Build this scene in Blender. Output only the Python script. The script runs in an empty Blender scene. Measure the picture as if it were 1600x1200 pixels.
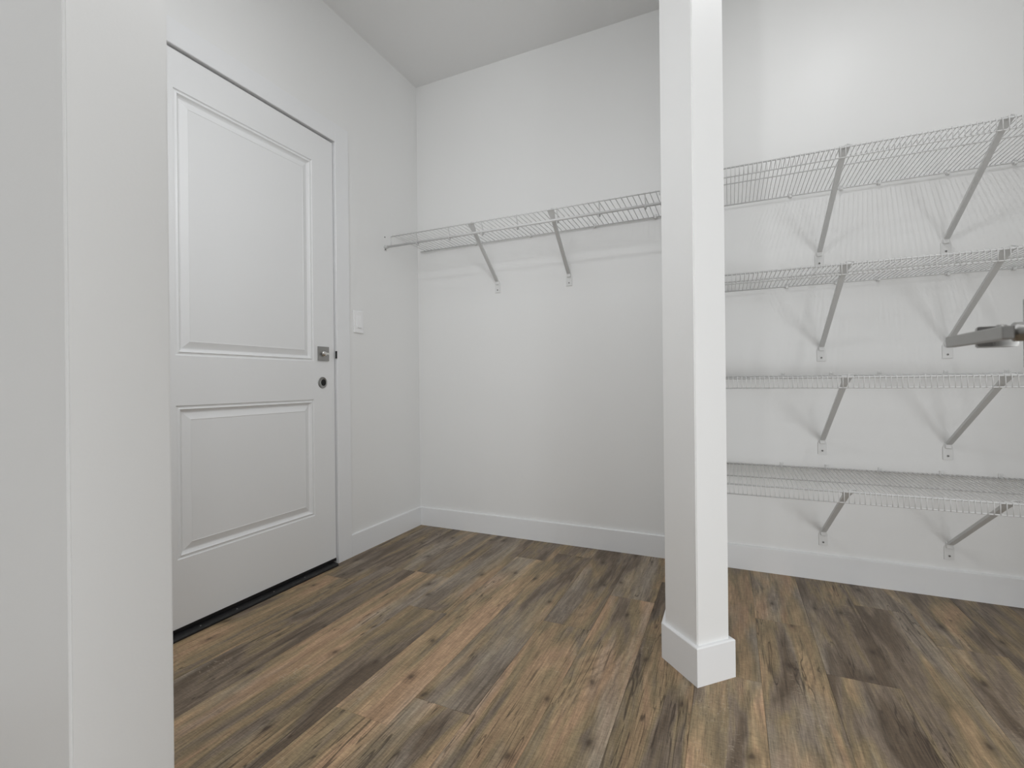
import bpy, bmesh, math, random
from mathutils import Vector, Matrix

random.seed(7)
C = bpy.context.scene.collection
S = bpy.context.scene

# ------------------------------------------------------------------ camera
CAM_H = 0.882
cd = bpy.data.cameras.new('camera'); cam = bpy.data.objects.new('camera', cd); C.objects.link(cam)
cd.sensor_width = 36.0; cd.lens = 744.0 / 1600.0 * 36.0
cd.shift_y = -2.5 / 1600.0
cd.clip_start = 0.02
YAW = math.radians(24.6); ROLL = 0.0105
cam.matrix_world = (Matrix.Translation((0, 0, CAM_H)) @ Matrix.Rotation(YAW, 4, 'Z')
                    @ Matrix.Rotation(math.pi / 2, 4, 'X') @ Matrix.Rotation(-ROLL, 4, 'Z'))
cd.dof.use_dof = True; cd.dof.focus_distance = 2.2; cd.dof.aperture_fstop = 9.0
S.camera = cam

# ------------------------------------------------------------------ world and lights
w = bpy.data.worlds.new('world'); S.world = w; w.use_nodes = True
w.node_tree.nodes['Background'].inputs[0].default_value = (1.0, 0.995, 0.99, 1)
w.node_tree.nodes['Background'].inputs[1].default_value = 0.12

def area(name, loc, target, size, power, col=(1, 1, 1), shape='DISK', size_y=None):
    l = bpy.data.lights.new(name, 'AREA'); l.shape = shape; l.size = size
    if size_y: l.size_y = size_y
    l.energy = power; l.color = col
    o = bpy.data.objects.new(name, l); C.objects.link(o); o.location = loc
    d = Vector(target) - Vector(loc); o.rotation_euler = d.to_track_quat('-Z', 'Y').to_euler()
    return o
area('hall_ceiling_light', (-0.34, -0.30, 2.68), (-0.7, 2.2, 1.3), 0.12, 5.4, (0.97, 0.985, 1.0))
area('mudroom_ceiling_fill', (-0.95, 0.75, 2.68), (-1.1, 1.4, 0.0), 0.6, 4.6, (0.955, 0.975, 1.0))  # unseen broad lamp, added to brighten the enclosed mudroom with soft shadows
area('mudroom_low_fill', (-0.75, 0.55, 1.9), (-1.3, 1.7, 0.3), 0.5, 6.0, (0.955, 0.975, 1.0))  # added fill, no pendant hangs here; lifts the lower door and back wall
area('pantry_ceiling_light', (0.53, 1.62, 2.70), (0.53, 1.62, 0), 0.04, 3.9, (0.975, 0.985, 1.0))
area('kitchen_window_light', (2.8, -0.9, 0.7), (-0.9, 1.2, 0.5), 2.0, 51, (0.955, 0.98, 1.0), 'RECTANGLE', 1.0)
area('right_low_fill', (1.3, -0.6, 0.55), (-1.7, 1.4, 0.6), 0.9, 9, (0.96, 0.98, 1.0))  # added low fill aimed at the entry door; no window known here
area('rear_fill', (0.6, -3.3, 0.8), (-0.6, 2.4, 0.6), 2.2, 17, (0.955, 0.98, 1), 'RECTANGLE', 1.2)  # added softbox-like fill behind the camera, not an actual window

S.view_settings.view_transform = 'Standard'; S.view_settings.look = 'None'
S.view_settings.gamma = 1.0; S.view_settings.use_curve_mapping = False
S.view_settings.exposure = 0.0

# ------------------------------------------------------------------ materials
def lin(c):
    return tuple(((v / 255) / 12.92 if v / 255 <= 0.04045 else ((v / 255 + 0.055) / 1.055) ** 2.4) for v in c) + (1,)

def mat(name, col, rough=0.5, metal=0.0, bump=0.0, scale=200.0, spec=0.5, coat=0.0):
    m = bpy.data.materials.new(name); m.use_nodes = True
    nt = m.node_tree; b = nt.nodes['Principled BSDF']
    b.inputs['Roughness'].default_value = rough; b.inputs['Metallic'].default_value = metal
    b.inputs['Specular IOR Level'].default_value = spec
    b.inputs['Coat Weight'].default_value = coat
    tc = nt.nodes.new('ShaderNodeTexCoord')
    n2 = nt.nodes.new('ShaderNodeTexNoise'); n2.inputs['Scale'].default_value = 1.3; n2.inputs['Detail'].default_value = 3
    nt.links.new(tc.outputs['Object'], n2.inputs['Vector'])
    mx = nt.nodes.new('ShaderNodeMix'); mx.data_type = 'RGBA'
    mx.inputs['A'].default_value = tuple(v * 0.985 for v in col[:3]) + (1,); mx.inputs['B'].default_value = col
    nt.links.new(n2.outputs['Fac'], mx.inputs['Factor']); nt.links.new(mx.outputs['Result'], b.inputs['Base Color'])
    if bump:
        n = nt.nodes.new('ShaderNodeTexNoise'); n.inputs['Scale'].default_value = scale; n.inputs['Detail'].default_value = 4
        nt.links.new(tc.outputs['Object'], n.inputs['Vector'])
        bp = nt.nodes.new('ShaderNodeBump'); bp.inputs['Strength'].default_value = bump; bp.inputs['Distance'].default_value = 0.001
        nt.links.new(n.outputs['Fac'], bp.inputs['Height']); nt.links.new(bp.outputs['Normal'], b.inputs['Normal'])
    return m

M_WALL = mat('wall_paint', (0.86, 0.86, 0.85, 1), 0.42, bump=0.12, scale=260)
M_CEIL = mat('ceiling_paint', (0.88, 0.88, 0.875, 1), 0.9, bump=0.5, scale=180)
M_TRIM = mat('trim_enamel', (0.865, 0.87, 0.875, 1), 0.28)
M_DOOR = mat('door_enamel', (0.86, 0.865, 0.865, 1), 0.33, bump=0.05, scale=90)
M_WIRE = mat('white_vinyl_wire', (0.69, 0.69, 0.685, 1), 0.35)
M_STRUT = mat('strut_enamel', (0.62, 0.62, 0.61, 1), 0.4)
M_CLIP = mat('clip_plastic', (0.78, 0.78, 0.77, 1), 0.35)
M_STEEL = mat('satin_nickel', (0.36, 0.355, 0.345, 1), 0.38, 1.0, bump=0.05, scale=500)
M_CHROME = mat('polished_nickel', (0.75, 0.74, 0.72, 1), 0.12, 1.0)
M_BLACK = mat('black_rubber', (0.006, 0.006, 0.007, 1), 0.45, bump=0.1, scale=120)
M_DARK = mat('dark_hole', (0.01, 0.01, 0.01, 1), 0.8)
M_PLASTIC = mat('switch_plastic', (0.93, 0.93, 0.93, 1), 0.25)
M_SUB = mat('subfloor', (0.05, 0.04, 0.03, 1), 0.9)

def wood():
    m = bpy.data.materials.new('vinyl_plank'); m.use_nodes = True
    nt = m.node_tree; N = nt.nodes; L = nt.links; b = N['Principled BSDF']
    def node(t, **k):
        n = N.new(t)
        for a, v in k.items(): setattr(n, a, v)
        return n
    def math_(op, a, bb=None, clamp=False):
        n = node('ShaderNodeMath', operation=op); n.use_clamp = clamp
        for i, v in enumerate((a, bb)):
            if v is None: continue
            if isinstance(v, (int, float)): n.inputs[i].default_value = v
            else: L.new(v, n.inputs[i])
        return n.outputs[0]
    tc = node('ShaderNodeTexCoord'); oi = node('ShaderNodeObjectInfo')
    sep = node('ShaderNodeSeparateColor'); L.new(oi.outputs['Color'], sep.inputs[0])
    warm, light, seed = sep.outputs[0], sep.outputs[1], sep.outputs[2]
    cmb = node('ShaderNodeCombineXYZ')
    L.new(math_('MULTIPLY', seed, 37.0), cmb.inputs[0]); L.new(math_('MULTIPLY', seed, 91.0), cmb.inputs[1])
    L.new(math_('MULTIPLY', seed, 13.0), cmb.inputs[2])
    add = node('ShaderNodeVectorMath', operation='ADD'); L.new(tc.outputs['Object'], add.inputs[0]); L.new(cmb.outputs[0], add.inputs[1])
    P = add.outputs[0]
    def noise(sx, sy, detail=3.0, rough=0.55, dist=0.0, vec=None):
        mp = node('ShaderNodeMapping'); mp.inputs['Scale'].default_value = (sx, sy, 1)
        L.new(vec or P, mp.inputs['Vector'])
        n = node('ShaderNodeTexNoise'); n.inputs['Scale'].default_value = 1.0
        n.inputs['Detail'].default_value = detail; n.inputs['Roughness'].default_value = rough; n.inputs['Distortion'].default_value = dist
        L.new(mp.outputs[0], n.inputs['Vector']); return n
    def ramp(src, stops):
        r = node('ShaderNodeValToRGB'); e = r.color_ramp.elements
        while len(e) < len(stops): e.new(0.5)
        for i, (p, c) in enumerate(stops):
            e[i].position = p; e[i].color = c if len(c) == 4 else tuple(c) + (1,)
        L.new(src, r.inputs[0]); return r.outputs[0]
    def mix(fac, a, c, mode='MIX'):
        n = node('ShaderNodeMix', data_type='RGBA', blend_type=mode)
        for k, v in (('Factor', fac), ('A', a), ('B', c)):
            if isinstance(v, (int, float)): n.inputs[k].default_value = v
            elif isinstance(v, tuple): n.inputs[k].default_value = v
            else: L.new(v, n.inputs[k])
        return n.outputs['Result']
    K = 1.0
    GREY = lin((133, 118, 102)); DK = lin((106, 91, 75)); TAN = lin((168, 143, 111)); PEACH = lin((178, 147, 117)); OLIVE = lin((146, 129, 100)); ASH = lin((168, 157, 143))
    # broad patches of heartwood and sapwood
    big = noise(11, 1.7, 3, 0.55, 0.6)
    fac = math_('ADD', math_('MULTIPLY', math_('SUBTRACT', big.outputs['Fac'], 0.5), 3.0), warm)
    base = ramp(fac, [(0.08, DK), (0.30, GREY), (0.52, OLIVE), (0.74, TAN), (1.0, PEACH)])
    ashn = noise(7, 1.1, 3, 0.6, 0.4)
    base = mix(math_('MULTIPLY', ramp(ashn.outputs['Fac'], [(0.52, (0, 0, 0)), (0.66, (1, 1, 1))]), 0.55), base, ASH)
    # soft streaks along the board
    st = noise(38, 1.6, 5, 0.62, 0.5)
    base = mix(0.62, base, ramp(st.outputs['Fac'], [(0.30, (0.30, 0.29, 0.28)), (0.5, (0.5, 0.5, 0.5)), (0.72, (0.66, 0.66, 0.66))]), 'OVERLAY')
    # cathedral figure
    fig = noise(5.5, 0.9, 1.0, 0.4, 0.2)
    wv = math_('SINE', math_('MULTIPLY', fig.outputs['Fac'], 150.0))
    wvm = noise(4, 2.2, 2)
    wfac = math_('MULTIPLY', math_('MULTIPLY', math_('MAXIMUM', wv, 0.0), ramp(wvm.outputs['Fac'], [(0.45, (0, 0, 0)), (0.65, (1, 1, 1))])), 0.30)
    base = mix(wfac, base, DK)
    # fine grain
    fg = noise(300, 14, 4, 0.75)
    base = mix(0.75, base, ramp(fg.outputs['Fac'], [(0.30, (0.26, 0.26, 0.26)), (0.5, (0.5, 0.5, 0.5)), (0.72, (0.70, 0.70, 0.70))]), 'OVERLAY')
    mg = noise(120, 7, 4, 0.7, 0.4)
    base = mix(0.5, base, ramp(mg.outputs['Fac'], [(0.30, (0.27, 0.27, 0.27)), (0.5, (0.5, 0.5, 0.5)), (0.72, (0.68, 0.68, 0.68))]), 'OVERLAY')
    # cross saw marks
    sm = noise(60, 330, 4, 0.75)
    base = mix(0.7, base, ramp(sm.outputs['Fac'], [(0.32, (0.34, 0.34, 0.34)), (0.68, (0.64, 0.64, 0.64))]), 'OVERLAY')
    # short dark pores
    po = noise(160, 26, 2, 0.5); pm = noise(9, 3, 2)
    pf = math_('MULTIPLY', ramp(po.outputs['Fac'], [(0.64, (0, 0, 0)), (0.70, (1, 1, 1))]), ramp(pm.outputs['Fac'], [(0.45, (0, 0, 0)), (0.6, (1, 1, 1))]))
    base = mix(math_('MULTIPLY', pf, 0.5), base, lin((84, 70, 56)))
    # pale chatter where the grain was torn
    ch = noise(70, 150, 2, 0.5, 1.2); cm = noise(6, 3.1, 2)
    cf = math_('MULTIPLY', ramp(ch.outputs['Fac'], [(0.60, (0, 0, 0)), (0.66, (1, 1, 1))]), ramp(cm.outputs['Fac'], [(0.56, (0, 0, 0)), (0.66, (1, 1, 1))]))
    base = mix(math_('MULTIPLY', cf, 0.45), base, lin((190, 176, 155)))
    # long dark cracks
    cr = noise(42, 2.4, 2, 0.5, 0.8); crm = noise(5, 2.0, 2)
    band = math_('ABSOLUTE', math_('SUBTRACT', cr.outputs['Fac'], 0.5))
    cfac = math_('MULTIPLY', ramp(band, [(0.0, (1, 1, 1)), (0.010, (0.8, 0.8, 0.8)), (0.022, (0, 0, 0))]), ramp(crm.outputs['Fac'], [(0.50, (0, 0, 0)), (0.60, (1, 1, 1))]))
    base = mix(math_('MULTIPLY', cfac, 0.75), base, lin((58, 46, 36)))
    # knots
    mpv = node('ShaderNodeMapping'); mpv.inputs['Scale'].default_value = (6.2, 3.4, 1)
    wob = noise(9, 6, 2)
    vadd = node('ShaderNodeVectorMath', operation='ADD'); L.new(P, mpv.inputs['Vector']); L.new(mpv.outputs[0], vadd.inputs[0])
    vs = node('ShaderNodeVectorMath', operation='SCALE'); vs.inputs['Scale'].default_value = 0.22; L.new(wob.outputs['Color'], vs.inputs[0]); L.new(vs.outputs[0], vadd.inputs[1])
    vo = node('ShaderNodeTexVoronoi'); vo.voronoi_dimensions = '2D'; vo.inputs['Scale'].default_value = 1.0; L.new(vadd.outputs[0], vo.inputs['Vector'])
    kf = ramp(vo.outputs['Distance'], [(0.02, (1, 1, 1)), (0.055, (0.45, 0.45, 0.45)), (0.15, (0, 0, 0))])
    kc = node('ShaderNodeSeparateColor'); L.new(vo.outputs['Color'], kc.inputs[0])
    kf = math_('MULTIPLY', kf, ramp(kc.outputs[0], [(0.30, (0, 0, 0)), (0.36, (1, 1, 1))]))
    base = mix(math_('MULTIPLY', kf, 0.8), base, lin((66, 52, 40)))
    # overall lightness of the board
    mul = node('ShaderNodeVectorMath', operation='SCALE'); L.new(base, mul.inputs[0]); L.new(math_('MULTIPLY', light, K * 2.0), mul.inputs['Scale'])
    L.new(mul.outputs[0], b.inputs['Base Color'])
    b.inputs['Roughness'].default_value = 0.5; b.inputs['Specular IOR Level'].default_value = 0.35
    h = math_('ADD', fg.outputs['Fac'], math_('MULTIPLY', sm.outputs['Fac'], 0.7))
    h = math_('SUBTRACT', h, math_('MULTIPLY', cfac, 2.0))
    bp = node('ShaderNodeBump'); bp.inputs['Strength'].default_value = 0.25; bp.inputs['Distance'].default_value = 0.0006
    L.new(h, bp.inputs['Height']); L.new(bp.outputs['Normal'], b.inputs['Normal'])
    return m
M_WOOD = wood()

# ------------------------------------------------------------------ mesh helpers
def link(name, me, parent=None):
    o = bpy.data.objects.new(name, me); C.objects.link(o)
    if parent: o.parent = parent
    return o

def obj(name, bm, m, parent=None, smooth=False, shift=None):
    if shift: bmesh.ops.translate(bm, verts=bm.verts, vec=shift)
    bmesh.ops.recalc_face_normals(bm, faces=bm.faces)
    me = bpy.data.meshes.new(name); bm.to_mesh(me); bm.free()
    me.materials.append(m)
    if smooth:
        for p in me.polygons: p.use_smooth = True
    return link(name, me, parent)

def box(lo, hi, bev=0.0, seg=1, bm=None):
    b2 = bmesh.new()
    v = [b2.verts.new((x, y, z)) for x in (lo[0], hi[0]) for y in (lo[1], hi[1]) for z in (lo[2], hi[2])]
    for f in ((0, 1, 3, 2), (4, 6, 7, 5), (0, 4, 5, 1), (2, 3, 7, 6), (0, 2, 6, 4), (1, 5, 7, 3)):
        b2.faces.new([v[i] for i in f])
    bmesh.ops.recalc_face_normals(b2, faces=b2.faces)
    if bev: bmesh.ops.bevel(b2, geom=list(b2.edges), offset=bev, segments=seg, affect='EDGES', profile=0.5)
    if bm is None: return b2
    me = bpy.data.meshes.new('tmp'); b2.to_mesh(me); b2.free(); bm.from_mesh(me); bpy.data.meshes.remove(me)
    return bm

def prism(poly, z0, z1, bev=0.0):
    bm = bmesh.new()
    a = [bm.verts.new((x, y, z0)) for x, y in poly]; c = [bm.verts.new((x, y, z1)) for x, y in poly]
    n = len(poly)
    bm.faces.new(a[::-1]); bm.faces.new(c)
    for i in range(n): bm.faces.new((a[i], a[(i + 1) % n], c[(i + 1) % n], c[i]))
    bmesh.ops.recalc_face_normals(bm, faces=bm.faces)
    if bev: bmesh.ops.bevel(bm, geom=list(bm.edges), offset=bev, segments=2, affect='EDGES')
    return bm

def tube(bm, pts, r, n=6, r2=None):
    pts = [Vector(p) for p in pts]; rings = []
    for i, p in enumerate(pts):
        if i == 0: t = pts[1] - p
        elif i == len(pts) - 1: t = p - pts[i - 1]
        else: t = (pts[i + 1] - p).normalized() + (p - pts[i - 1]).normalized()
        t.normalize()
        up = Vector((1, 0, 0)) if abs(t.x) < 0.9 else Vector((0, 0, 1))
        a = t.cross(up).normalized(); b = t.cross(a).normalized()
        rr = r if r2 is None else r + (r2 - r) * i / (len(pts) - 1)
        rings.append([bm.verts.new(p + a * rr * math.cos(2 * math.pi * k / n) + b * rr * math.sin(2 * math.pi * k / n)) for k in range(n)])
    for i in range(len(rings) - 1):
        for k in range(n):
            bm.faces.new((rings[i][k], rings[i][(k + 1) % n], rings[i + 1][(k + 1) % n], rings[i + 1][k]))
    bm.faces.new(rings[0][::-1]); bm.faces.new(rings[-1])
    return bm

def lathe(bm, prof, origin, axis='X', n=28):
    """prof: (distance along the axis, radius)"""
    rings = []
    for d, r in prof:
        ring = []
        for k in range(n):
            a = 2 * math.pi * k / n; c, s = r * math.cos(a), r * math.sin(a)
            p = {'X': (d, c, s), 'Y': (c, d, s), 'Z': (c, s, d)}[axis]
            ring.append(bm.verts.new(Vector(origin) + Vector(p)))
        rings.append(ring)
    for i in range(len(rings) - 1):
        for k in range(n):
            bm.faces.new((rings[i][k], rings[i][(k + 1) % n], rings[i + 1][(k + 1) % n], rings[i + 1][k]))
    bm.faces.new(rings[0][::-1]); bm.faces.new(rings[-1])
    return bm

def thing(name, label, cat, loc=(0, 0, 0), group=None):
    o = bpy.data.objects.new(name, None); C.objects.link(o); o.location = loc
    o['label'] = label; o['category'] = cat
    if group: o['group'] = group
    return o

def struct(o, label, cat):
    o['kind'] = 'structure'; o['label'] = label; o['category'] = cat
    return o

# ------------------------------------------------------------------ structure
XW = -1.772; YW = 2.472; ZC = 2.735
XR = 1.55
struct(obj('ceiling', box((-3.2, -3.6, ZC), (3.6, YW + 0.12, ZC + 0.1)), M_CEIL),
       'flat white painted ceiling above the back and door walls', 'ceiling')
struct(obj('wall_back', box((XW - 0.12, YW, -0.02), (XR + 0.12, YW + 0.12, ZC)), M_WALL),
       'long white painted back wall that carries all the wire shelves', 'wall')
# door wall with an opening
D0, D1, DT = 0.897, 1.775, 2.078           # opening y0, y1, top
bm = box((XW - 0.14, -3.6, -0.02), (XW, D0, ZC)); box((XW - 0.14, D1, -0.02), (XW, YW, ZC), bm=bm); box((XW - 0.14, D0, DT), (XW, D1, ZC), bm=bm)
struct(obj('wall_left', bm, M_WALL), 'white painted wall around the panelled entry door', 'wall')
# partition with a 45 degree end
PA, PB, PC, PD, PE, PF = (-0.0929, 1.476), (-0.0097, 1.5592), (-0.0767, 1.6262), (-0.0767, YW), (-0.1944, YW), (-0.1944, 1.5814)
struct(obj('wall_partition', prism([PA, PB, PC, PD, PE, PF], -0.01, ZC, 0.0025), M_WALL),
       'narrow white partition post standing between the two groups of shelves', 'wall')
struct(obj('wall_near', prism([(XW, 0.2913), (-0.71, 0.2913), (-0.71, 0.4072), (XW, 0.4072)], -0.01, ZC, 0.003), M_WALL),
       'blurred white wall end in front of the panelled entry door', 'wall')
struct(obj('wall_right', box((XR, 1.0, -0.02), (XR + 0.12, YW, ZC)), M_WALL),
       'white pantry side wall at the far end of the long shelves', 'wall')

# floor made of planks
floor = struct(obj('floor', box((-3.2, -3.6, -0.05), (3.6, YW + 0.1, -0.008)), M_SUB),
               'wood-look vinyl plank floor in mixed tan and grey-brown', 'floor')
PWD, PLN = 0.178, 1.2192
pb = bmesh.new()
g, bv = 0.00015, 0.0006
def ring_(ix, iy, z):
    return [pb.verts.new(p) for p in ((ix, iy, z), (PWD - ix, iy, z), (PWD - ix, PLN - iy, z), (ix, PLN - iy, z))]
r0 = ring_(g, g, -0.008); r1 = ring_(g, g, -0.0007); r2 = ring_(g + bv, g + bv, 0.0)
for a, b_ in ((r0, r1), (r1, r2)):
    for i in range(4): pb.faces.new((a[i], a[(i + 1) % 4], b_[(i + 1) % 4], b_[i]))
pb.faces.new(r2)
bmesh.ops.recalc_face_normals(pb, faces=pb.faces)
pme = bpy.data.meshes.new('plank'); pb.to_mesh(pme); pb.free(); pme.materials.append(M_WOOD)
ends = {-6: 1.844, -8: 1.643, -4: 2.20, -1: 1.952, -2: 1.647, 1: 1.56, 3: 1.684, 5: 2.007, -3: 1.10, 2: 1.975, -9: 1.66,
        -7: 0.62, -5: 0.33, 0: 0.95, 4: 1.02, 6: 1.35, 7: 1.78, 8: 0.9, -10: 1.2}
# (warmth, lightness) of the plank before and beyond the end named above
tones = {-10: ((.5, .5), (.4, .5)), -9: ((.55, .5), (.45, .48)), -8: ((.66, .50), (.42, .46)), -7: ((.4, .5), (.32, .47)), -6: ((.72, .52), (.38, .46)),
         -5: ((.5, .5), (.30, .47)), -4: ((.78, .53), (.30, .45)), -3: ((.6, .5), (.42, .47)), -2: ((.62, .49), (.33, .46)),
         -1: ((.78, .50), (.62, .50)), 0: ((.70, .50), (.52, .45)), 1: ((.46, .53), (.50, .46)), 2: ((.56, .52), (.46, .50)),
         3: ((.36, .50), (.36, .48)), 4: ((.42, .47), (.42, .49)), 5: ((.52, .52), (.36, .46)), 6: ((.38, .46), (.34, .45)),
         7: ((.34, .44), (.34, .44)), 8: ((.34, .44), (.32, .43))}
rnd = random.Random(12)
for c in range(-10, 12):
    x = -0.28 + PWD * c
    e = ends.get(c, rnd.uniform(0.4, 1.6))
    k = math.floor((e - (-0.75)) / PLN)
    y = e - PLN * (k + 1)
    while y < YW - 0.004:
        o = link('plank', pme, floor)
        o.location = (x, y, rnd.uniform(-0.00025, 0.0))
        t = tones.get(c, ((.45, .48), (.45, .48)))
        near = y < e - 0.5 * PLN
        wv_, lv_ = t[0] if near else t[1]
        o.color = (wv_ + rnd.uniform(-.03, .03), lv_ * 0.98, rnd.random(), 1)
        y += PLN

# baseboards -------------------------------------------------------------
BH, BT = 0.112, 0.012
def base_profile(path, closed=False, name='baseboard', side=1.0, h=BH, t=BT):
    """mitred board that follows a wall line; side +1 = room lies to the left of the path"""
    n = len(path); offs = []
    P2 = [Vector(p) for p in path]
    for i, p in enumerate(P2):
        dirs = []
        if i > 0: dirs.append((p - P2[i - 1]).normalized())
        if i < n - 1: dirs.append((P2[i + 1] - p).normalized())
        nr = [Vector((-d.y, d.x)) * side for d in dirs]
        if len(nr) == 1: offs.append(nr[0])
        else:
            s = (nr[0] + nr[1]).normalized(); offs.append(s / max(0.2, s.dot(nr[0])))
    bm = bmesh.new(); prof = [(0, 0.0), (1, 0.0), (1, h - 0.003), (0.85, h - 0.0005), (0.7, h), (0, h)]
    rings = []
    for p, o_ in zip(P2, offs):
        rings.append([bm.verts.new((p.x + o_.x * t * a, p.y + o_.y * t * a, z)) for a, z in prof])
    for i in range(n - 1):
        for k in range(len(prof)):
            kk = (k + 1) % len(prof)
            bm.faces.new((rings[i][k], rings[i][kk], rings[i + 1][kk], rings[i + 1][k]))
    bm.faces.new(rings[0]); bm.faces.new(rings[-1][::-1])
    return bm
struct(obj('baseboard_back', base_profile([(XW, YW), (PE[0], YW)], side=-1), M_TRIM),
       'flat white baseboard along the back wall under the single shelf', 'baseboard')
struct(obj('baseboard_pantry', base_profile([(PD[0], YW), (XR, YW)], side=-1), M_TRIM),
       'flat white baseboard along the wall under the four stacked shelves', 'baseboard')
struct(obj('baseboard_left', base_profile([(XW, YW - BT), (XW, 1.8655)], side=1), M_TRIM),
       'short white baseboard between the door casing and room corner', 'baseboard')
struct(obj('baseboard_partition', base_profile([PD, PC, PB, PA, PF, PE], side=1), M_TRIM),
       'white mitred baseboard wrapped around the foot of the partition', 'baseboard')
struct(obj('baseboard_near', base_profile([(XW, 0.2913), (-0.71, 0.2913), (-0.71, 0.4072), (XW, 0.4072)], side=-1), M_TRIM),
       'white baseboard at the foot of the blurred near wall end', 'baseboard')

# entry door ---------------------------------------------------------------
XF = XW + 0.014                              # casing face
d1 = bpy.data.objects.new('door_1', None); C.objects.link(d1); d1.location = (XW, 0.904, 0.036)
struct(d1, 'white two-panel entry door with a square deadbolt and no knob', 'door')
Y0, Y1, Z0, Z1 = 0.904, 1.768, 0.029, 2.069
DX = XW + 0.001                              # slab face
def slab():
    bm = bmesh.new()
    # front face as a grid with two moulded panel openings
    ys = [Y0, 1.030, 1.642, Y1]; zs = [Z0, 0.268, 0.812, 0.990, 1.934, Z1]
    vs = {}
    def v(y, z, x=DX):
        k = (round(y, 5), round(z, 5), round(x, 5))
        if k not in vs: vs[k] = bm.verts.new((x, y, z))
        return vs[k]
    for i in range(3):
        for j in range(5):
            if i == 1 and j in (1, 3):
                y0, y1, z0, z1 = ys[1], ys[2], zs[j], zs[j + 1]
                # moulding profile: inset, depth
                prof = [(0, 0), (0.003, -0.0045), (0.008, -0.0045), (0.013, -0.001), (0.018, -0.008), (0.024, -0.0115), (0.028, -0.0115), (0.052, -0.003), (0.0535, -0.0042)]
                for (i0, x0), (i1, x1) in zip(prof, prof[1:]):
                    a = [v(y0 + i0, z0 + i0, DX + x0), v(y1 - i0, z0 + i0, DX + x0), v(y1 - i0, z1 - i0, DX + x0), v(y0 + i0, z1 - i0, DX + x0)]
                    b_ = [v(y0 + i1, z0 + i1, DX + x1), v(y1 - i1, z0 + i1, DX + x1), v(y1 - i1, z1 - i1, DX + x1), v(y0 + i1, z1 - i1, DX + x1)]
                    for k in range(4): bm.faces.new((a[k], a[(k + 1) % 4], b_[(k + 1) % 4], b_[k]))
                bm.faces.new(b_)
            else:
                bm.faces.new((v(ys[i], zs[j]), v(ys[i + 1], zs[j]), v(ys[i + 1], zs[j + 1]), v(ys[i], zs[j + 1])))
    # sides and back
    XB = DX - 0.044
    f = [(Y0, Z0), (Y1, Z0), (Y1, Z1), (Y0, Z1)]
    bk = [bm.verts.new((XB, y, z)) for y, z in f]
    bm.faces.new(bk[::-1])
    edge_lists = [[(y, Z0) for y in ys], [(Y1, z) for z in zs], [(y, Z1) for y in ys[::-1]], [(Y0, z) for z in zs[::-1]]]
    for k, el in enumerate(edge_lists):
        front = [v(y, z) for y, z in el]
        bm.faces.new(front + [bk[(k + 1) % 4], bk[k]])
    return bm
loc1 = Vector(d1.location)
o = obj('door_slab', slab(), M_DOOR, d1, shift=-loc1)
# bottom sweep
bm = box((DX - 0.040, Y0, 0.0145), (DX + 0.0012, Y1, 0.0288), 0.001)
o = obj('door_sweep', bm, M_BLACK, d1, shift=-loc1); o['label'] = 'black rubber sweep along the bottom edge'
# deadbolt
zb, yb = 1.0285, 1.6965
db = obj('deadbolt_plate', box((DX, yb - 0.033, zb - 0.034), (DX + 0.007, yb + 0.033, zb + 0.034), 0.0015, 2), M_STEEL, d1, shift=-loc1)
db['label'] = 'square satin nickel deadbolt plate'
bm = bmesh.new(); lathe(bm, [(0, 0.014), (0.004, 0.014), (0.006, 0.011), (0.012, 0.009)], (DX + 0.007, yb, zb), 'X', 24)
tt = obj('turn_collar', bm, M_CHROME, None, True, shift=-loc1); tt.parent = db
bm = box((DX + 0.014, yb - 0.0205, zb - 0.0050), (DX + 0.024, yb + 0.0205, zb + 0.0050), 0.0035, 3)
tt = obj('thumb_turn', bm, M_CHROME, None, True, shift=-loc1); tt.parent = db
# open bore where the knob would be
zk, yk = 0.8905, 1.692
bm = bmesh.new(); n = 36
prof = [(0.0012, 0.027), (0.0030, 0.0262), (0.0030, 0.0235), (0.0012, 0.0225), (0.0008, 0.0120)]
rings = [[bm.verts.new((DX + d, yk + r * math.cos(2 * math.pi * k / n), zk + r * math.sin(2 * math.pi * k / n))) for k in range(n)] for d, r in prof]
for i in range(len(rings) - 1):
    for k in range(n): bm.faces.new((rings[i][k], rings[i][(k + 1) % n], rings[i + 1][(k + 1) % n], rings[i + 1][k]))
kb = obj('knob_bore_ring', bm, M_STEEL, d1, True, shift=-loc1); kb['label'] = 'round metal-lined empty knob hole'
bm = bmesh.new(); lathe(bm, [(0.0004, 0.0155), (0.0014, 0.0155), (0.0016, 0.012)], (DX, yk + 0.006, zk), 'X', 24)
hb = obj('bore_hole', bm, M_DARK, None, False, shift=-loc1); hb.parent = kb
# small dark latch gap in the jamb beside the deadbolt
bm = box((XF - 0.006, 1.7685, 1.009), (XF + 0.0004, 1.7745, 1.045))
obj('strike_gap', bm, M_DARK, d1, shift=-loc1)
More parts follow.
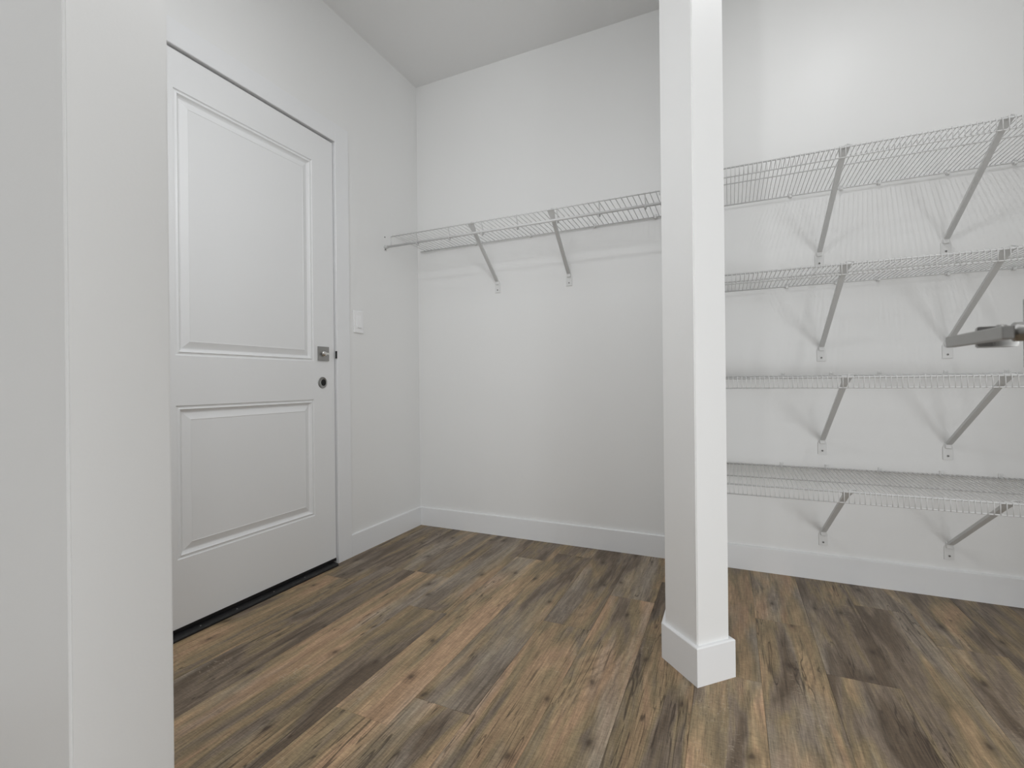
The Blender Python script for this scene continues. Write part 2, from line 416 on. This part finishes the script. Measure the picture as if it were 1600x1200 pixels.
# jamb and casing
bm = box((XW - 0.13, D1 - 0.0008, 0.0), (XF - 0.001, D1 + 0.004, DT + 0.004)); box((XW - 0.13, D0 - 0.004, 0.0), (XF - 0.001, D0 + 0.0008, DT + 0.004), bm=bm)
box((XW - 0.13, D0, DT - 0.0008), (XF - 0.001, D1, DT + 0.004), bm=bm)
struct(obj('trim_1', bm, M_TRIM), 'thin white jamb lining the entry door opening', 'trim')
cas = bpy.data.objects.new('trim_2', None); C.objects.link(cas); cas.location = (XW, D1, 0)
struct(cas, 'flat white casing boards around the entry door', 'trim')
lc = Vector(cas.location); CW = 0.089
obj('casing_board', box((XW, D1, 0), (XF, D1 + CW, DT + CW), 0.0012, 1), M_TRIM, cas, shift=-lc)
obj('casing_board', box((XW, D0 - CW, 0), (XF, D0, DT + CW), 0.0012, 1), M_TRIM, cas, shift=-lc)
obj('head_board', box((XW, D0 + 0.0004, DT), (XF, D1 - 0.0004, DT + CW), 0.0012, 1), M_TRIM, cas, shift=-lc)
# threshold
th = bpy.data.objects.new('trim_3', None); C.objects.link(th); th.location = (XW, D0, 0)
struct(th, 'low black door threshold strip with small screws', 'threshold')
lt = Vector(th.location)
bm = bmesh.new(); sp = [(XW - 0.12, 0.0), (-1.738, 0.0), (-1.738, 0.006), (-1.743, 0.0115), (XW + 0.004, 0.0142), (XW - 0.12, 0.0142)]
ra = [bm.verts.new((x, D0 + 0.001, z)) for x, z in sp]; rb = [bm.verts.new((x, 1.750, z)) for x, z in sp]
for k in range(6): bm.faces.new((ra[k], ra[(k + 1) % 6], rb[(k + 1) % 6], rb[k]))
bm.faces.new(ra); bm.faces.new(rb[::-1])
obj('sill_strip', bm, M_BLACK, th, shift=-lt)
for yy in (1.095, 1.235, 1.40, 1.56):
    bm = bmesh.new(); lathe(bm, [(0, 0.0030), (0.0012, 0.0024)], (-1.7520, yy, 0.0125), 'Z', 10)
    obj('screw', bm, M_STEEL, th, shift=-lt)

# light switch ------------------------------------------------------------------
sy, sz = 1.9361, 1.207
sw = thing('light_switch', 'white rocker light switch on the wall beside the entry door', 'switch', (XW, sy, sz))
obj('cover_plate', box((0, -0.035, -0.057), (0.0068, 0.035, 0.057), 0.002, 2), M_PLASTIC, sw)
obj('rocker', box((0.006, -0.0165, -0.033), (0.0080, 0.0165, 0.033), 0.0006), M_PLASTIC, sw)
bm = bmesh.new()
for (a, b_) in (((0.0068, 0.031), (0.0105, -0.031)),):
    v8 = [bm.verts.new(p) for p in ((0.005, -0.0145, 0.030), (0.005, 0.0145, 0.030), (0.0084, -0.0145, 0.030), (0.0084, 0.0145, 0.030),
                                     (0.005, -0.0145, -0.030), (0.005, 0.0145, -0.030), (0.0135, -0.0145, -0.030), (0.0135, 0.0145, -0.030))]
    for f in ((0, 1, 3, 2), (4, 6, 7, 5), (0, 2, 6, 4), (1, 5, 7, 3), (2, 3, 7, 6), (0, 4, 5, 1)): bm.faces.new([v8[i] for i in f])
obj('paddle', bm, M_PLASTIC, sw)
for zz in (0.048, -0.048):
    bm = bmesh.new(); lathe(bm, [(0.0066, 0.003), (0.0074, 0.0025)], (0, 0, zz), 'X', 10); obj('screw', bm, M_PLASTIC, sw)

# ------------------------------------------------------------------ wire shelves
DW, RW = 0.00145, 0.0029        # deck wire and rail radius
def strut(sh, lo, x_top, y_top, z_top, x_foot, z_foot, wd=0.0185, th_=0.013):
    """diagonal brace: tapered channel from the front rail down to a wall plate"""
    p0 = Vector((x_top, y_top, z_top)) - lo; p1 = Vector((x_foot, YW - 0.006, z_foot)) - lo
    d = (p1 - p0).normalized(); side = Vector((1, 0, 0)); up = side.cross(d).normalized(); side = d.cross(up).normalized()
    L_ = (p1 - p0).length
    bm = bmesh.new(); rings = []
    #          along, half width, offset up, half thickness
    for s, hw, ht in ((-0.006, 0.017, 0.0015), (0.014, 0.016, 0.0022), (0.045, wd / 2, th_ / 2), (L_ * 0.5, wd / 2 * 0.96, th_ / 2), (L_ - 0.03, wd / 2, th_ / 2), (L_ - 0.012, wd / 2, th_ / 2 * 0.8), (L_, wd / 2 * 0.8, 0.002)):
        c = p0 + d * s
        sec = [(-1, -0.8), (-0.85, -1), (0.85, -1), (1, -0.8), (1, 0.8), (0.85, 1), (-0.85, 1), (-1, 0.8)]
        rings.append([bm.verts.new(c + side * hw * a + up * ht * b_) for a, b_ in sec])
    n = len(rings[0])
    for i in range(len(rings) - 1):
        for k in range(n): bm.faces.new((rings[i][k], rings[i][(k + 1) % n], rings[i + 1][(k + 1) % n], rings[i + 1][k]))
    bm.faces.new(rings[0]); bm.faces.new(rings[-1][::-1])
    st = obj('support_strut', bm, M_STRUT, sh); st['label'] = 'grey diagonal support strut'
    # hooked tab over the front rail
    bm = bmesh.new()
    tube(bm, [p0 + Vector((0, 0.004, -0.004)), p0 + Vector((0, -0.004, 0.004)), p0 + Vector((0.006, -0.003, 0.0085)), p0 + Vector((0.018, 0.004, 0.0075)), p0 + Vector((0.026, 0.007, 0.004))], 0.0022, 6)
    obj('rail_hook', bm, M_STRUT, None, True).parent = st
    # wall plate with pointed top
    c = Vector((x_foot, YW, z_foot)) - lo
    pl = [(-0.0175, -0.062), (0.0175, -0.062), (0.0175, -0.012), (0.009, 0.008), (-0.009, 0.008), (-0.0175, -0.012)]
    bm = bmesh.new()
    a = [bm.verts.new(c + Vector((x, 0, z))) for x, z in pl]; b_ = [bm.verts.new(c + Vector((x * 0.9, -0.0045, z * 0.97 - 0.001))) for x, z in pl]
    for k in range(6): bm.faces.new((a[k], a[(k + 1) % 6], b_[(k + 1) % 6], b_[k]))
    bm.faces.new(b_); bm.faces.new(a[::-1])
    box(tuple(c + Vector((-0.010, -0.013, -0.016))), tuple(c + Vector((0.010, -0.003, 0.004))), 0.002, bm=bm)
    wp = obj('wall_plate', bm, M_CLIP, None); wp.parent = st
    bm = bmesh.new(); lathe(bm, [(0.0, 0.0042), (-0.002, 0.0038), (-0.0028, 0.002)], c + Vector((0, -0.0045, -0.046)), 'Y', 12)
    o_ = obj('plate_screw', bm, M_STEEL, None); o_.parent = st
    bm = bmesh.new(); lathe(bm, [(0.0, 0.0016), (-0.0032, 0.0016)], c + Vector((0, -0.0045, -0.046)), 'Y', 8)
    o_ = obj('screw_recess', bm, M_DARK, None); o_.parent = st

_clip = None
def clip(sh, lo, x, z):
    """small wall clip that hooks over the back rail"""
    global _clip
    if _clip is None:
        bm = box((-0.007, -0.0045, -0.005), (0.007, 0, 0.018), 0.0015)
        box((-0.005, -0.0150, -0.0065), (0.005, -0.002, -0.0035), 0.0008, bm=bm)
        box((-0.005, -0.0165, -0.0065), (0.005, -0.0140, 0.003), 0.0008, bm=bm)
        lathe(bm, [(-0.0045, 0.0035), (-0.007, 0.0028)], (0, 0, 0.012), 'Y', 10)
        o_ = obj('wall_clip', bm, M_CLIP, sh); _clip = o_.data
    else: o_ = link('wall_clip', _clip, sh)
    o_.location = Vector((x, YW, z)) - lo

def rail(sh, lo, x0, x1, y, z, r, name):
    bm = bmesh.new(); tube(bm, [Vector((x0, y, z)) - lo, Vector((x1, y, z)) - lo], r, 8)
    return obj(name, bm, M_WIRE, sh, True)

def pantry_shelf(label, zb, yf, zf, clips, feet, tops, lip=0.042, mid=(0.38,)):
    x0, x1 = PD[0] + 0.006, XR - 0.012
    lo = Vector((x0, YW - 0.012, zb))
    sh = thing('wire_shelf', label, 'shelf', lo, 'wire shelves stacked on the pantry wall')
    yb = YW - 0.012
    rail(sh, lo, x0, x1, yb, zb, RW, 'back_rail')
    rail(sh, lo, x0, x1, yf, zf - 0.0045, RW * 1.15, 'front_rail')
    rail(sh, lo, x0, x1, yf - 0.004, zf - lip, RW * 0.85, 'lip_rail')
    for m_ in mid:
        ym = yf + (yb - yf) * m_; zm = zf + (zb - zf) * m_
        rail(sh, lo, x0, x1, ym, zm - 0.0040, RW * 0.8, 'middle_rail')
    # one bent wire: back rail -> front -> down to the lip rail
    bm = bmesh.new()
    q = [Vector((0, yb - 0.001, zb + 0.004)), Vector((0, yf + 0.004, zf + 0.0005)), Vector((0, yf - 0.002, zf - 0.001)), Vector((0, yf - 0.0050, zf - 0.0045)), Vector((0, yf - 0.0065, zf - lip - 0.002))]
    off = Vector((0, lo.y, lo.z))
    tube(bm, [p - off for p in q], DW, 6)
    first = obj('deck_wire', bm, M_WIRE, sh, True); me = first.data
    PIT = 0.0155; n = int((x1 - x0 - 0.006) / PIT)
    first.location = (0.004, 0, 0)
    for i in range(1, n + 1):
        o_ = link('deck_wire', me, sh); o_.location = (0.004 + PIT * i, 0, 0)
    for x in clips: clip(sh, lo, x, zb)
    for (xt, xf, zft) in zip(tops, feet[0], feet[1]):
        strut(sh, lo, xt, yf + 0.004, zf - 0.003, xf, zft)
    return sh

YFP = 2.046
pantry_shelf('white wire pantry shelf, topmost of the stack of four', 1.703, YFP, 1.7145, (0.254, 0.445, 0.577, 0.802, 1.001, 1.3), ((0.362, 0.794), (1.437, 1.437)), (0.381, 0.816))
pantry_shelf('white wire pantry shelf, second from the top', 1.2985, YFP, 1.2970, (0.237, 0.423, 0.572, 0.799, 0.994, 1.3), ((0.366, 0.796), (1.022, 1.022)), (0.381, 0.814))
pantry_shelf('white wire pantry shelf seen edge-on, third from the top', 0.8945, YFP, 0.8925, (0.219, 0.403, 0.573, 0.791, 0.973, 1.3), ((0.366, 0.794), (0.614, 0.614)), (0.381, 0.812))
pantry_shelf('white wire pantry shelf, lowest of four just above the baseboard', 0.4900, YFP, 0.4815, (0.209, 0.382, 0.572, 0.774, 0.953, 1.3), ((0.366, 0.795), (0.2125, 0.2125)), (0.381, 0.812))

def closet_shelf():
    zb, yf, zf = 1.6985, 2.150, 1.7060
    x0, x1 = -1.722, -0.270; xb0 = -1.742
    yb = YW - 0.012
    lo = Vector((x0, yb, zb))
    sh = thing('wire_shelf', 'white wire shelf with hanging rod, alone on the wall left of the partition', 'shelf', lo)
    rail(sh, lo, xb0, x1, yb, zb, RW * 1.1, 'back_rail')
    rail(sh, lo, x0, x1, yf, zf, RW * 0.95, 'front_rail')
    ym = yf + 0.010; zm = zf - 0.045
    r_ = rail(sh, lo, XW + 0.004, PE[0] - 0.02, ym, zm - 0.005, 0.0068, 'hanging_rod'); r_['label'] = 'smooth white hanging rod below the front'
    # end wires
    bm = bmesh.new(); tube(bm, [Vector((x0, yf, zf)) - lo, Vector((x0, yf + 0.002, zf - 0.046)) - lo], 0.0022, 6)
    obj('end_wire', bm, M_WIRE, sh, True)
    bm = bmesh.new(); tube(bm, [Vector((x1, yf, zf)) - lo, Vector((x1, yf + 0.002, zf - 0.016)) - lo], 0.0022, 6)
    obj('end_wire', bm, M_WIRE, sh, True)
    off = Vector((0, lo.y, lo.z)); bm = bmesh.new()
    tube(bm, [Vector((0, yb - 0.001, zb + 0.004)) - off, Vector((0, yf - 0.001, zf + 0.004)) - off], DW * 1.15, 6)
    first = obj('deck_wire', bm, M_WIRE, sh, True); me = first.data
    n = int((x1 - x0 - 0.004) / 0.0254)
    for i in range(n + 1):
        o_ = first if i == 0 else link('deck_wire', me, sh)
        o_.location = (0.0127 + 0.0254 * i, 0, 0)
    # hooks that carry the rod
    bm = bmesh.new(); pr = [(0, 0.004), (0.003, -0.012), (0.013, -0.034), (0.021, -0.052), (0.020, -0.062), (0.012, -0.066), (0.003, -0.062), (0.000, -0.052)]
    tube(bm, [(0, a, b_) for a, b_ in pr], 0.0028, 6)
    hk = None
    for x in (-1.551, -1.346, -1.147, -0.951, -0.741, -0.538, -0.332):
        if hk is None: o_ = obj('rod_hook', bm, M_STRUT, sh, True); hk = o_.data
        else: o_ = link('rod_hook', hk, sh)
        o_.location = Vector((x, yf, zf)) - lo
    # rod socket on the side wall and its screws
    bm = bmesh.new(); lathe(bm, [(0, 0.012), (0.003, 0.012), (0.004, 0.0095), (0.020, 0.0092), (0.021, 0.007)], Vector((XW, ym, zm - 0.005)) - lo, 'X', 20)
    box(tuple(Vector((XW, ym - 0.010, zm - 0.026)) - lo), tuple(Vector((XW + 0.004, ym + 0.010, zm - 0.002)) - lo), 0.0015, bm=bm)
    so = obj('rod_socket', bm, M_STRUT, sh); so['label'] = 'grey rod end socket on the side wall'
    for dz in (0.052, -0.018):
        bm = bmesh.new(); lathe(bm, [(0, 0.0034), (0.002, 0.003)], Vector((XW + (0 if dz > 0 else 0.004), ym - 0.002, zm + dz)) - lo, 'X', 10)
        obj('wall_screw', bm, M_DARK, sh)
    for x in (-1.353, -1.003, -0.640, -0.331): clip(sh, lo, x, zb)
    for xt, xf in ((-1.211, -1.215), (-0.773, -0.785)):
        strut(sh, lo, xt, yf + 0.004, zf - 0.003, xf, 1.462, 0.0185, 0.012)
closet_shelf()

# ------------------------------------------------------------------ open door with lever at the right edge
DXF = 0.2585
d2 = bpy.data.objects.new('door_2', None); C.objects.link(d2); d2.location = (DXF, 0.622, 0.012)
struct(d2, 'open white door seen edge-on with a nickel lever handle', 'door')
l2 = Vector(d2.location)
obj('door_slab', box((DXF, -0.10, 0.012), (DXF + 0.035, 0.622, 2.045), 0.0015), M_DOOR, d2, shift=-l2)
yr, zr = 0.5745, 0.9215
hd = obj('lever_handle', box((0.2185, 0.562, zr - 0.0060), (0.2275, 0.6835, zr + 0.0060), 0.0012, 2), M_STEEL, d2, shift=-l2)
hd['label'] = 'satin nickel lever'
sub = [('rose_plate', box((DXF - 0.008, yr - 0.0325, zr - 0.031), (DXF, yr + 0.0325, zr + 0.034), 0.0012, 2), False)]
bm = bmesh.new(); lathe(bm, [(-0.034, 0.0070), (-0.029, 0.0070), (-0.028, 0.0060), (-0.024, 0.0060), (-0.023, 0.0085), (-0.008, 0.0085), (0.0, 0.012)], (DXF - 0.004, yr, zr + 0.001), 'X', 24)
sub.append(('lever_neck', bm, True))
bm = prism([(0.2275, 0.632), (0.2275, 0.6365), (0.236, 0.662), (0.262, 0.662), (0.262, 0.640), (0.240, 0.632)], zr - 0.0085, zr + 0.0115, 0.001)
sub.append(('lever_return', bm, False))
for nme, b_, sm_ in sub:
    o_ = obj(nme, b_, M_STEEL, None, sm_, shift=-l2); o_.parent = hd
